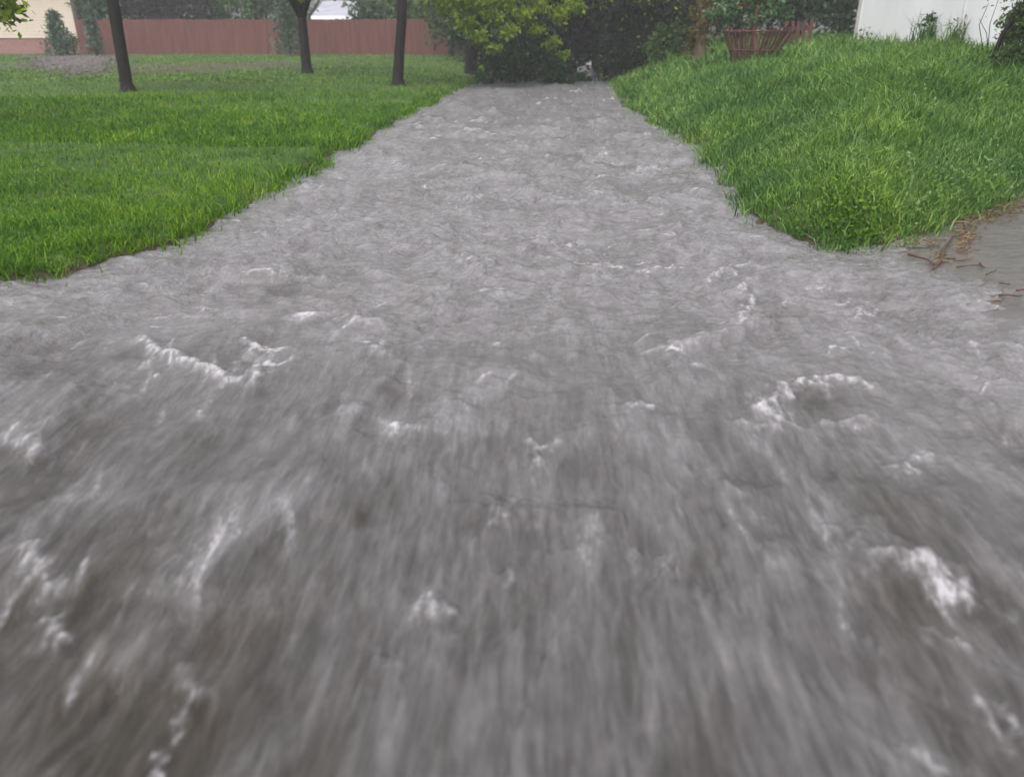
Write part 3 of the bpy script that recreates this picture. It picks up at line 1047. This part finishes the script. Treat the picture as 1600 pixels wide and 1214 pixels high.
back_tree(480, 58, 200, 6.0, 'leaf_cool', 'faint tree far behind the grey roofed shed', 59)
back_tree(250, 60, 260, 7.5, 'leaf_cool', 'faint tree far behind the purple leaved tree', 60)

# ------------------------------------------------------------------ thicket at the end of the lane
def thicket(name, label, cat, px, py, Y, w, h, mat, n, size, seed, zc=None, blobs=None, bark='bark', clumps=60, spread=0.2):
    p = pz(px, py, Y)
    base = (p[0], Y, min(p[2], gz(p[0], Y)) if not inside(np.array([p[0]]), np.array([Y]))[0] else -0.1)
    bl = blobs or [(0, 0, h * .5, w / 2, w / 2, h * .5), (-w * .3, 0, h * .35, w * .3, w * .3, h * .35), (w * .3, 0, h * .4, w * .3, w * .3, h * .4)]
    return plant(name, label, cat, base, [(0, 0, 0, .05), (0, 0, h * .3, .04)], bl, n, size, M and mat, bark, None, seed, clumps, spread, stem='stem', crown='foliage', minz=0.1)


# overhanging tree: trunk on the left bank, boughs of yellow green leaves over the lane
x0 = colx(735, 24.5, 0.5)
base = np.array([x0, 24.5, gz(x0, 24.5)])
def rel(px, py, Y):
    return tuple(pz(px, py, Y) - base)
bl = [(*rel(*q[:3]), *(v * 1.35 for v in q[3:])) for q in (
    (706, 8, 20.4, .17, .3, .16), (728, 34, 20.3, .14, .3, .13), (746, 58, 20.3, .13, .25, .11), (768, 76, 20.3, .12, .25, .08),
    (745, 5, 20.8, .2, .35, .15), (772, 30, 20.5, .16, .3, .12), (792, 50, 20.4, .12, .3, .10),
    (790, 4, 21, .22, .4, .15), (818, 26, 21, .16, .3, .12), (842, 48, 21.2, .14, .3, .10), (862, 68, 21.3, .12, .3, .08), (880, 86, 21.4, .08, .2, .06),
    (840, 2, 21.4, .22, .4, .14), (868, 22, 21.5, .15, .3, .12), (895, 8, 22, .2, .4, .12),
    (720, -25, 21, .6, .8, .4), (800, -65, 21.5, 1.2, 1.2, .6), (900, -70, 22.5, 1.2, 1.2, .6), (950, -45, 24, .9, .9, .5),
    (980, -90, 23, 1.4, 1.4, .8), (850, -160, 23, 2.0, 2.0, 1.0))]
plant('overhanging_tree', 'tree with yellow green boughs hanging over the far end of the flood', 'tree', tuple(base),
      [(0, 0, -.05, .2), (.1, 0, 1.2, .16), (.3, -.2, 2.2, .14)], bl, 17000, 0.12, 'leaf_yellow', 'bark', None, 61, 420, 0.36, even=0.4)

thicket('bush', 'dark green bush at the left of the lane end, dipping into the water', 'bush', 797, 128, 22.6, 1.45, 1.2, 'leaf_bush', 3400, 0.11, 71)
thicket('bush', 'dark green bush in the middle of the lane end beneath the boughs', 'bush', 862, 131, 22.7, 0.95, 0.85, 'leaf_bush', 3000, 0.11, 72, blobs=[(0, 0, .42, .5, .5, .42), (-.35, 0, .3, .35, .3, .3), (.3, 0, .32, .3, .3, .3), (.72, -.1, .14, .5, .3, .16)])
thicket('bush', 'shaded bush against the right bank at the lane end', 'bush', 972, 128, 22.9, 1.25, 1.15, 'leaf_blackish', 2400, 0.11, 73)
thicket('bush', 'leafy mid green bush just left of the tan trunk', 'bush', 1035, 90, 22.0, 0.9, 1.15, 'leaf_mid', 900, 0.12, 74, clumps=26)
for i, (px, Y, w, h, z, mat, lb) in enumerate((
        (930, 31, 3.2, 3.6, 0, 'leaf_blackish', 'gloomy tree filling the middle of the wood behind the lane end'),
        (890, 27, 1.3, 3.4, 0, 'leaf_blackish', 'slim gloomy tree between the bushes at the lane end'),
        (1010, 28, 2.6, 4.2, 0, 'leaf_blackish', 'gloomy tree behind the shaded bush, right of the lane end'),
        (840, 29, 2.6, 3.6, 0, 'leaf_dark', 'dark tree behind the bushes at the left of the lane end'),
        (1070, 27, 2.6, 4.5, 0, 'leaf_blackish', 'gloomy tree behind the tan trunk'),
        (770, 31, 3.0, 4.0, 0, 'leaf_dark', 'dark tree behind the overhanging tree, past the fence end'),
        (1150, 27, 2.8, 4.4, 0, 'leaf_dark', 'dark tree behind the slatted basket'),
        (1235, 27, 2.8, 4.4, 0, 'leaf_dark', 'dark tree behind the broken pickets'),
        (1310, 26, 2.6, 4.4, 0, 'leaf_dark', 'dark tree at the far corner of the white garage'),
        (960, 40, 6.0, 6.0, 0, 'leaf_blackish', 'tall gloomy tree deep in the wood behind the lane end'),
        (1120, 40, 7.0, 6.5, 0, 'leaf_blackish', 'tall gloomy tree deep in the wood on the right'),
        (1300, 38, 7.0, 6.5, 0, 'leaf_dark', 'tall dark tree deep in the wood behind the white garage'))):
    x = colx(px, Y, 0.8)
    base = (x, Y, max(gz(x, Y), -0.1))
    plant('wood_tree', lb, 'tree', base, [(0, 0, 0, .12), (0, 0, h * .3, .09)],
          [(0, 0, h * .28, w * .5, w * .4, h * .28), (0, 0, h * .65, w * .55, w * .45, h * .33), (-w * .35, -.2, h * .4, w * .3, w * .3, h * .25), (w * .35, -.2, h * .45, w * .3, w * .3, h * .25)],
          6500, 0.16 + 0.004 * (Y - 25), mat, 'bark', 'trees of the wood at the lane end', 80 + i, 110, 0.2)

# tan trunk
b = on_ground(1090, 19.0)
plant('tan_trunk_tree', 'tree with tan ivy clad trunk on the right bank beside the slatted basket', 'tree', tuple(b),
      [(0, 0, 0, .17), (0.0, 0, .6, .13), (0.03, 0, 1.6, .12), (.05, 0, 2.6, .11)],
      [(0, -.02, .35, .25, .22, .4), (.03, -.02, 1.0, .24, .22, .5), (.05, -.02, 1.7, .24, .22, .4), (-.15, 0, .5, .2, .2, .25), (0, 0, 3.4, 1.2, 1.2, .9), (.7, .3, 3.0, .8, .8, .6), (-.8, .2, 3.0, .8, .8, .6)], 4200, 0.085, 'leaf_tan', 'bark_tan', None, 101, 110, 0.25, even=0.35)

# ------------------------------------------------------------------ slatted basket with its shrub, pickets
def slat_basket():
    Y = 16.5
    p = on_ground(1183, Y)
    zt = pz(1185, 45, Y)[2]
    zb = p[2] - 0.12
    t = thing('slat_basket', 'flared basket of old red wooden slats round a shrub on the bank', 'tree guard', (p[0], Y, p[2]))
    r = np.random.default_rng(5)
    n = 54
    xl, xr = pz(1130, 48, Y)[0], pz(1240, 48, Y)[0]
    rt = (xr - xl) / 2
    cxt = (xl + xr) / 2
    for i in range(n):
        a = 2 * math.pi * i / n + r.normal() * 0.04
        rb = 0.50 * rt
        B = np.array([cxt - 0.06 + math.cos(a) * rb, Y + math.sin(a) * rb * .8, zb])
        T = np.array([cxt + math.cos(a) * rt, Y + math.sin(a) * rt * .8, zt + r.normal() * 0.03])
        d = T - B
        tang = np.array([-math.sin(a), math.cos(a) * .8, 0])
        tang /= np.linalg.norm(tang)
        nrm = np.cross(d, tang)
        nrm /= np.linalg.norm(nrm)
        w, th = 0.030 * (0.8 + .4 * r.random()), 0.008
        V = [q + sx * tang * w / 2 + sy * nrm * th / 2 for q in (B, T) for sx, sy in ((-1, -1), (1, -1), (1, 1), (-1, 1))]
        mb = MB()
        mb.add(V, [(0, 1, 5, 4), (1, 2, 6, 5), (2, 3, 7, 6), (3, 0, 4, 7), (3, 2, 1, 0), (4, 5, 6, 7)])
        mb.obj('slat', M['slat_pale' if i % 9 == 3 else 'slat'], t)
    for f in (0.93, 0.45):
        ring = []
        for k in range(33):
            a = 2 * math.pi * k / 32
            rr = rt * (0.50 + .50 * f) + 0.014
            ring.append((cxt - 0.06 * (1 - f) + math.cos(a) * rr, Y + math.sin(a) * rr * .8, zb + (zt - zb) * f))
        MB().tube(ring, [0.012] * 33, 5).obj('hoop', M['slat'], t)
    return p, Y


pb, Yb = slat_basket()
def relb(px, py, Y):
    return tuple(pz(px, py, Y) - pb)
plant('basket_shrub', 'pale leaved shrub with red stem growing out of the slatted basket', 'shrub', tuple(pb),
      [(0, 0, 0, .05), (-.12, 0, .5, .045), (-.1, 0, 1.0, .04)],
      [(*relb(1140, 22, Yb), .22, .3, .22), (*relb(1195, 25, Yb), .26, .3, .2), (*relb(1225, 28, Yb), .14, .2, .12), (*relb(1160, -10, Yb), .4, .4, .3), (*relb(1210, -20, Yb), .4, .4, .3), (*relb(1110, 18, Yb), .15, .2, .12)],
      2200, 0.085, 'leaf_pale', 'bark_red', None, 111, 50, 0.26)


def picket_fence():
    Y = 19.5
    t = None
    r = np.random.default_rng(9)
    mbs = []
    for k, px in enumerate((1225, 1234, 1243, 1252, 1263)):
        p = on_ground(px, Y)
        if t is None:
            t = thing('picket_fence', 'last upright pickets of a red fence behind the slatted basket', 'fence', tuple(p))
        zt = pz(px, 30 + 4 * r.random(), Y)[2]
        MB().box((p[0], Y, (p[2] - .1 + zt) / 2), (0.075, 0.02, zt - p[2] + .1), 0.1 * r.normal(), (0, 0.03 * r.normal())).obj('picket', M['slat'], t)
    a, c = on_ground(1220, Y), on_ground(1268, Y)
    MB().box(((a[0] + c[0]) / 2, Y + 0.035, a[2] + .42), (c[0] - a[0], 0.03, 0.07)).obj('rail', M['slat'], t)


picket_fence()

# ------------------------------------------------------------------ right edge: leaning shrub and weeds by the white wall
b = on_ground(1590, 10.8)
def relr(px, py, Y):
    return tuple(pz(px, py, Y) - np.array(b))
plant('leaning_shrub', 'green shrub with a leaning grey stem at the right edge by the white wall', 'shrub', tuple(b),
      [(*(on_ground(1543, 10.8) - np.array(b)), .032), (*relr(1566, 55, 10.8), .027), (*relr(1600, 4, 10.8), .022)],
      [(*relr(1620, 40, 10.8), .32, .4, .3), (*relr(1592, 82, 10.7), .24, .3, .17), (*relr(1590, 60, 10.9), .15, .25, .16), (*relr(1594, 36, 10.9), .13, .25, .14), (*relr(1572, 88, 10.7), .16, .25, .1), (*relr(1650, 0, 10.8), .4, .4, .35), (*relr(1605, 8, 10.8), .14, .2, .14), (*relr(1660, -60, 10.8), .6, .5, .5)], 7000, 0.06, 'leaf_mid', 'bark', None, 121, 110, 0.26, 0.4, even=0.3)
mb = MB()
t = thing('bare_twigs', 'thin bare twigs against the white wall beside the leaning shrub', 'twigs', tuple(on_ground(1540, 12)))
q0 = on_ground(1540, 12)
for k, (ax, ay) in enumerate(((1545, 5), (1560, 0), (1530, 30), (1575, 20))):
    e = pz(ax, ay, 12)
    mid = (q0 + e) / 2 + np.array([0.08 * (k - 1.5), 0, 0.06])
    mb.tube([q0 + [0.03 * k, 0, -.05], mid, e], [0.007, 0.005, 0.003], 5)
mb.obj('stem', M['bark'], t)


def weed(px, Y, h, n, wid, label, seed, mat='bank', broad=0):
    b = on_ground(px, Y)
    r = np.random.default_rng(seed)
    t = thing('weed_clump', label, 'weed', tuple(b), 'weeds along the white wall')
    X = b[0] + r.normal(size=n) * wid
    Yy = b[1] + r.normal(size=n) * wid * .6
    blades('foliage', X, Yy, ground_z(X, Yy), h, 0.016, M[mat], 0.5, seed, t)
    if broad:
        P = np.stack([b[0] + r.normal(size=broad) * wid * .5, b[1] + r.normal(size=broad) * wid * .4, b[2] + r.random(broad) * h * 1.15], -1)
        leaves('leaves', P, 0.09, M['leaf_mid'], t, seed + 2, 0.4)


weed(1445, 16.0, 0.5, 90, 0.16, 'tall leafy weed at the middle of the white wall', 131, broad=160)
weed(1490, 14.9, 0.42, 110, 0.15, 'grassy weed clump at the seam of the white wall', 132, broad=40)
weed(1400, 17.5, 0.26, 110, 0.35, 'low weed clump towards the far corner of the white wall', 133)
weed(1350, 19.0, 0.30, 60, 0.2, 'short weed tuft at the foot of the corner trim', 134, broad=30)

# ------------------------------------------------------------------ gravel bed in front of the spruce
def gravel():
    r = np.random.default_rng(6)
    n = 5000
    px = np.concatenate([r.normal(115, 32, n), ])
    py = 88 + np.abs(r.normal(0, 1, n)) * 9
    base = np.array([at(x, min(y, 124), 0.25)[:2] for x, y in zip(px, py)])
    base = base[(base[:, 1] < 33.5) & (base[:, 1] > 21)]
    X, Y = base[:, 0], base[:, 1]
    Z = ground_z(X, Y)
    oc = np.array([[1, 0, 0], [-1, 0, 0], [0, 1, 0], [0, -1, 0], [0, 0, 1], [0, 0, -1]], float)
    of = np.array([[0, 2, 4], [2, 1, 4], [1, 3, 4], [3, 0, 4], [2, 0, 5], [1, 2, 5], [3, 1, 5], [0, 3, 5]])
    s = (0.03 + 0.06 * r.random(len(X)) ** 2)[:, None, None] * (0.6 + .8 * r.random((len(X), 6, 1)))
    V = oc[None] * s * np.array([1, 1, .5]) + np.stack([X, Y, Z + 0.015], -1)[:, None]
    F = (np.arange(len(X)) * 6)[:, None, None] + of[None]
    o = mesh('gravel', V.reshape(-1, 3), F.reshape(-1, 3), M['stone'])
    tag(o, 'patch of grey gravel on the lawn in front of the spruce', 'gravel', None, 'stuff')


gravel()

# ------------------------------------------------------------------ grass
def grass():
    rr_ = np.random.default_rng(88)
    l0, l1, l2 = at(-60, 170, .15), at(240, 150, .15), at(470, 136, .15)
    for nm, side, lab, mat, sets in (
        ('lawn_grass', 'L', 'mown bright green lawn grass left of the flood', 'lawn',
         ((170000, 3.6, 9, 0.058, 0.007, 2), (110000, 9, 20, 0.085, 0.013, 2), (60000, 20, 37, 0.085, 0.03, 2))),
        ('bank_grass', 'R', 'long lush grass covering the right bank', 'bank',
         ((170000, 4.4, 9, 0.13, 0.009, 2), (130000, 9, 17, 0.15, 0.014, 2), (40000, 17, 30, 0.17, 0.028, 2)))):
        XX, YY, ZZ, HH, WW = [], [], [], [], []
        for k, (n, y0, y1, h, w, pw) in enumerate(sets):
            X, Y, Z = grass_points(n, y0, y1, side, 200 + k + (50 if side == 'R' else 0), pw)
            if side == 'L':
                gp = np.hypot((X - at(115, 95, .25)[0]) / 1.6, (Y - 29) / 4.0)
                ok = (Y < 35.8) & (gp > 0.9) & (rr_.random(len(X)) > 0.75 * bare(X, Y))
            else:
                ok = ~((X > 6.9) & (Y > 8) & (Y < 20.1))
            X, Y, Z = X[ok], Y[ok], Z[ok]
            tuft = 1 + 0.45 * fbm(X * 1.7 + 3, Y * 1.7, 3)
            if side == 'R':
                dd = dist_poly(X, Y, RE)
                tuft = tuft * (0.55 + 0.45 * sstep(0.1, 1.2, dd)) * (1 + 0.35 * sstep(0.3, 0.8, fbm(X * 0.9, Y * 0.9, 2)))
            XX.append(X); YY.append(Y); ZZ.append(Z); HH.append(h * np.clip(tuft, 0.4, 2)); WW.append(np.full(len(X), w))
        # blades leaning over the water's edge
        r = np.random.default_rng(500 if side == 'L' else 501)
        E = LE if side == 'L' else RE
        for (ax, ay), (bx, by) in zip(E[:-1], E[1:]):
            ln = math.hypot(bx - ax, by - ay)
            if min(ay, by) > 26 or ln > 12:
                continue
            n = int(ln * 420)
            t = r.random(n)
            px_, py_ = ax + (bx - ax) * t + r.normal(size=n) * 0.07, ay + (by - ay) * t + r.normal(size=n) * 0.07
            ok = fbm(px_ * 2.1, py_ * 2.1, 2) > -0.15
            px_, py_ = px_[ok], py_[ok]
            XX.append(px_); YY.append(py_); ZZ.append(np.maximum(ground_z(px_, py_), -0.02))
            HH.append(0.05 + 0.11 * r.random(len(px_))); WW.append(np.full(len(px_), 0.005 + 0.0007 * max(ay, by)))
        A = [np.concatenate(a) for a in (XX, YY, ZZ, HH, WW)]
        if side == 'L':
            yb = np.interp(A[0], [l0[0], l1[0], l2[0]], [l0[1], l1[1], l2[1]])
            soft = 0.25 + 7.0 * sstep(l1[0] - 1.0, l2[0] + 2.0, A[0])
            k = rr_.random(len(yb)) < sstep(-0.5, 0.5, (A[1] - yb) / soft + 0.15 * fbm(A[0], A[1], 2))
            o = blades('far_lawn_grass', A[0][k], A[1][k], A[2][k], A[3][k] * 0.8, A[4][k], M['far_lawn'], 0.95, 302)
            tag(o, 'paler short grass on the far lawn round the tree trunks', 'grass', None, 'stuff')
            A = [a[~k] for a in A]
        o = blades(nm, *A, M[mat], 0.95 if side == 'L' else 0.9, 300 if side == 'L' else 301)
        tag(o, lab, 'grass', None, 'stuff')


grass()


def bank_weeds():
    r = np.random.default_rng(77)
    X, Y, Z = grass_points(34000, 4.3, 17, 'R', 401, 2)
    d = dist_poly(X, Y, RE)
    pick = fbm(X * 0.8 + 20, Y * 0.8, 3) + 0.5 * fbm(X * 4, Y * 4, 2) > 0.12
    pick &= d > 0.02
    X, Y, Z, d = X[pick], Y[pick], Z[pick], d[pick]
    P = np.stack([X, Y, Z + (0.05 + 0.12 * r.random(len(X))) * (0.4 + 0.6 * sstep(0, 0.8, d))], -1)
    o = leaves('clover', P, 0.032, M['stalk'], None, 402, 0.62, -0.1)
    tag(o, 'small broad leaved weeds scattered through the long bank grass', 'weeds', None, 'stuff')
    # bright creeping patch on the point of the bank
    n = 1300
    px, py = 1325 + r.normal(size=n) * 42, 366 + r.normal(size=n) * 11
    Q = np.array([at(a, b, 0.08)[:2] for a, b in zip(px, py)])
    ok = ~inside(Q[:, 0], Q[:, 1])
    Q = Q[ok]
    P = np.stack([Q[:, 0], Q[:, 1], ground_z(Q[:, 0], Q[:, 1]) + 0.01 + 0.08 * r.random(len(Q))], -1)
    o = leaves('ground_ivy', P, 0.028, M['ivy'], None, 403, 0.8, -0.2)
    tag(o, 'bright green creeping ground ivy on the point of the bank', 'ground ivy', None, 'stuff')
    # pale seed stalks
    X, Y, Z = grass_points(2600, 5, 17, 'R', 404, 2)
    ok = (dist_poly(X, Y, RE) > 0.25) & ~((X > 6.9) & (Y > 8))
    o = blades('seed_grass', X[ok], Y[ok], Z[ok], 0.16 + 0.012 * Y[ok], 0.0035 + 0.0006 * Y[ok], M['stalk'], 1.0, 405)
    tag(o, 'pale arching seed stalks standing out of the long bank grass', 'grass', None, 'stuff')


bank_weeds()

# ------------------------------------------------------------------ drift on the driveway and in the water
def drift_z(x, y):
    return max(float(drive_z(np.array(x), np.array(y))), 0.0) + 0.010


def twig(label, strokes, rad, seed):
    """strokes: lists of picture points, laid on the wet driveway"""
    r = np.random.default_rng(seed)
    first = at(*strokes[0][0], 0.02)
    t = thing('twig', label, 'twig', tuple(first), 'twigs washed onto the driveway')
    for i, st in enumerate(strokes):
        pts = []
        for k, p in enumerate(st):
            q = at(*p, 0.02)
            q[2] = drift_z(q[0], q[1]) + 0.008 + 0.008 * r.random()
            pts.append(q)
        MB().tube(pts, list(np.linspace(rad, rad * 0.5, len(pts))), 6, 0.3, r).obj('stem' if i == 0 else 'side_shoot', M['twig'], t, True)


twig('forked brown twig lying under the point of the grassy bank', [[(1488, 375), (1473, 392), (1470, 408), (1460, 420), (1445, 428)], [(1418, 400), (1432, 402), (1450, 408), (1462, 416)]], 0.009, 1)
twig('thin reddish twig to the right of the forked twig', [[(1494, 419), (1515, 417), (1530, 418), (1537, 421)], [(1530, 414), (1538, 420)]], 0.006, 2)
twig('bent dark twig beside the straw coloured scum patch', [[(1520, 460), (1527, 450), (1540, 445)], [(1560, 445), (1578, 447)]], 0.006, 3)
twig('knobbly black twig at the right edge of the driveway', [[(1562, 464), (1575, 463), (1590, 466), (1598, 464)], [(1588, 456), (1602, 455)]], 0.007, 4)
twig('small stick between the reddish and the bent twig', [[(1540, 432), (1555, 426)]], 0.006, 5)


def straw():
    r = np.random.default_rng(8)
    P = []
    for cx, cy, sx, sy, n in ((1508, 362, 10, 14, 110), (1475, 395, 15, 6, 30), (1540, 335, 25, 6, 160), (1580, 318, 18, 6, 140), (1440, 372, 25, 5, 40), (1548, 455, 14, 6, 25)):
        for _ in range(n):
            q = at(cx + r.normal() * sx, cy + r.normal() * sy, 0.05)
            a = 0.5 + r.normal() * 0.5
            l = 0.03 + 0.06 * r.random()
            P.append((q[0], q[1], drift_z(q[0], q[1]) - 0.004 + 0.01 * r.random(), a, l))
    P = np.array(P)
    dx, dy = np.cos(P[:, 3]) * P[:, 4], np.sin(P[:, 3]) * P[:, 4]
    w = 0.0022
    V = np.empty((len(P), 8, 3))
    for k in range(8):
        e, s, u = k // 4, (k % 4) in (1, 2), (k % 4) in (2, 3)
        V[:, k, 0] = P[:, 0] + (e - .5) * dx - (s - .5) * 2 * w * np.sin(P[:, 3])
        V[:, k, 1] = P[:, 1] + (e - .5) * dy + (s - .5) * 2 * w * np.cos(P[:, 3])
        V[:, k, 2] = P[:, 2] + u * 2 * w
    F = (np.arange(len(P)) * 8)[:, None, None] + np.array([(0, 1, 5, 4), (1, 2, 6, 5), (2, 3, 7, 6), (3, 0, 4, 7), (3, 2, 1, 0), (4, 5, 6, 7)])[None]
    o = mesh('straw', V.reshape(-1, 3), F.reshape(-1, 4), M['straw'])
    tag(o, 'wet straw and scum washed along the edge of the driveway', 'straw', None, 'stuff')


straw()


# ------------------------------------------------------------------ rain haze
def haze():
    m = bpy.data.materials.new('rain_haze')
    m.use_nodes = True
    nt = m.node_tree
    nt.nodes.clear()
    out = nt.nodes.new("ShaderNodeOutputMaterial")
    v = nt.nodes.new("ShaderNodeVolumePrincipled")
    v.inputs['Color'].default_value = (0.92, 0.93, 0.94, 1)
    v.inputs['Density'].default_value = 0.0020
    nt.links.new(v.outputs[0], out.inputs['Volume'])
    mb = MB().box((0, 30, 6.0), (180, 120, 15.0))
    o = mb.obj('haze', m)
    o.display_type = 'WIRE'
    tag(o, 'thin grey rain haze over the whole place', 'haze', None, 'stuff')


haze()
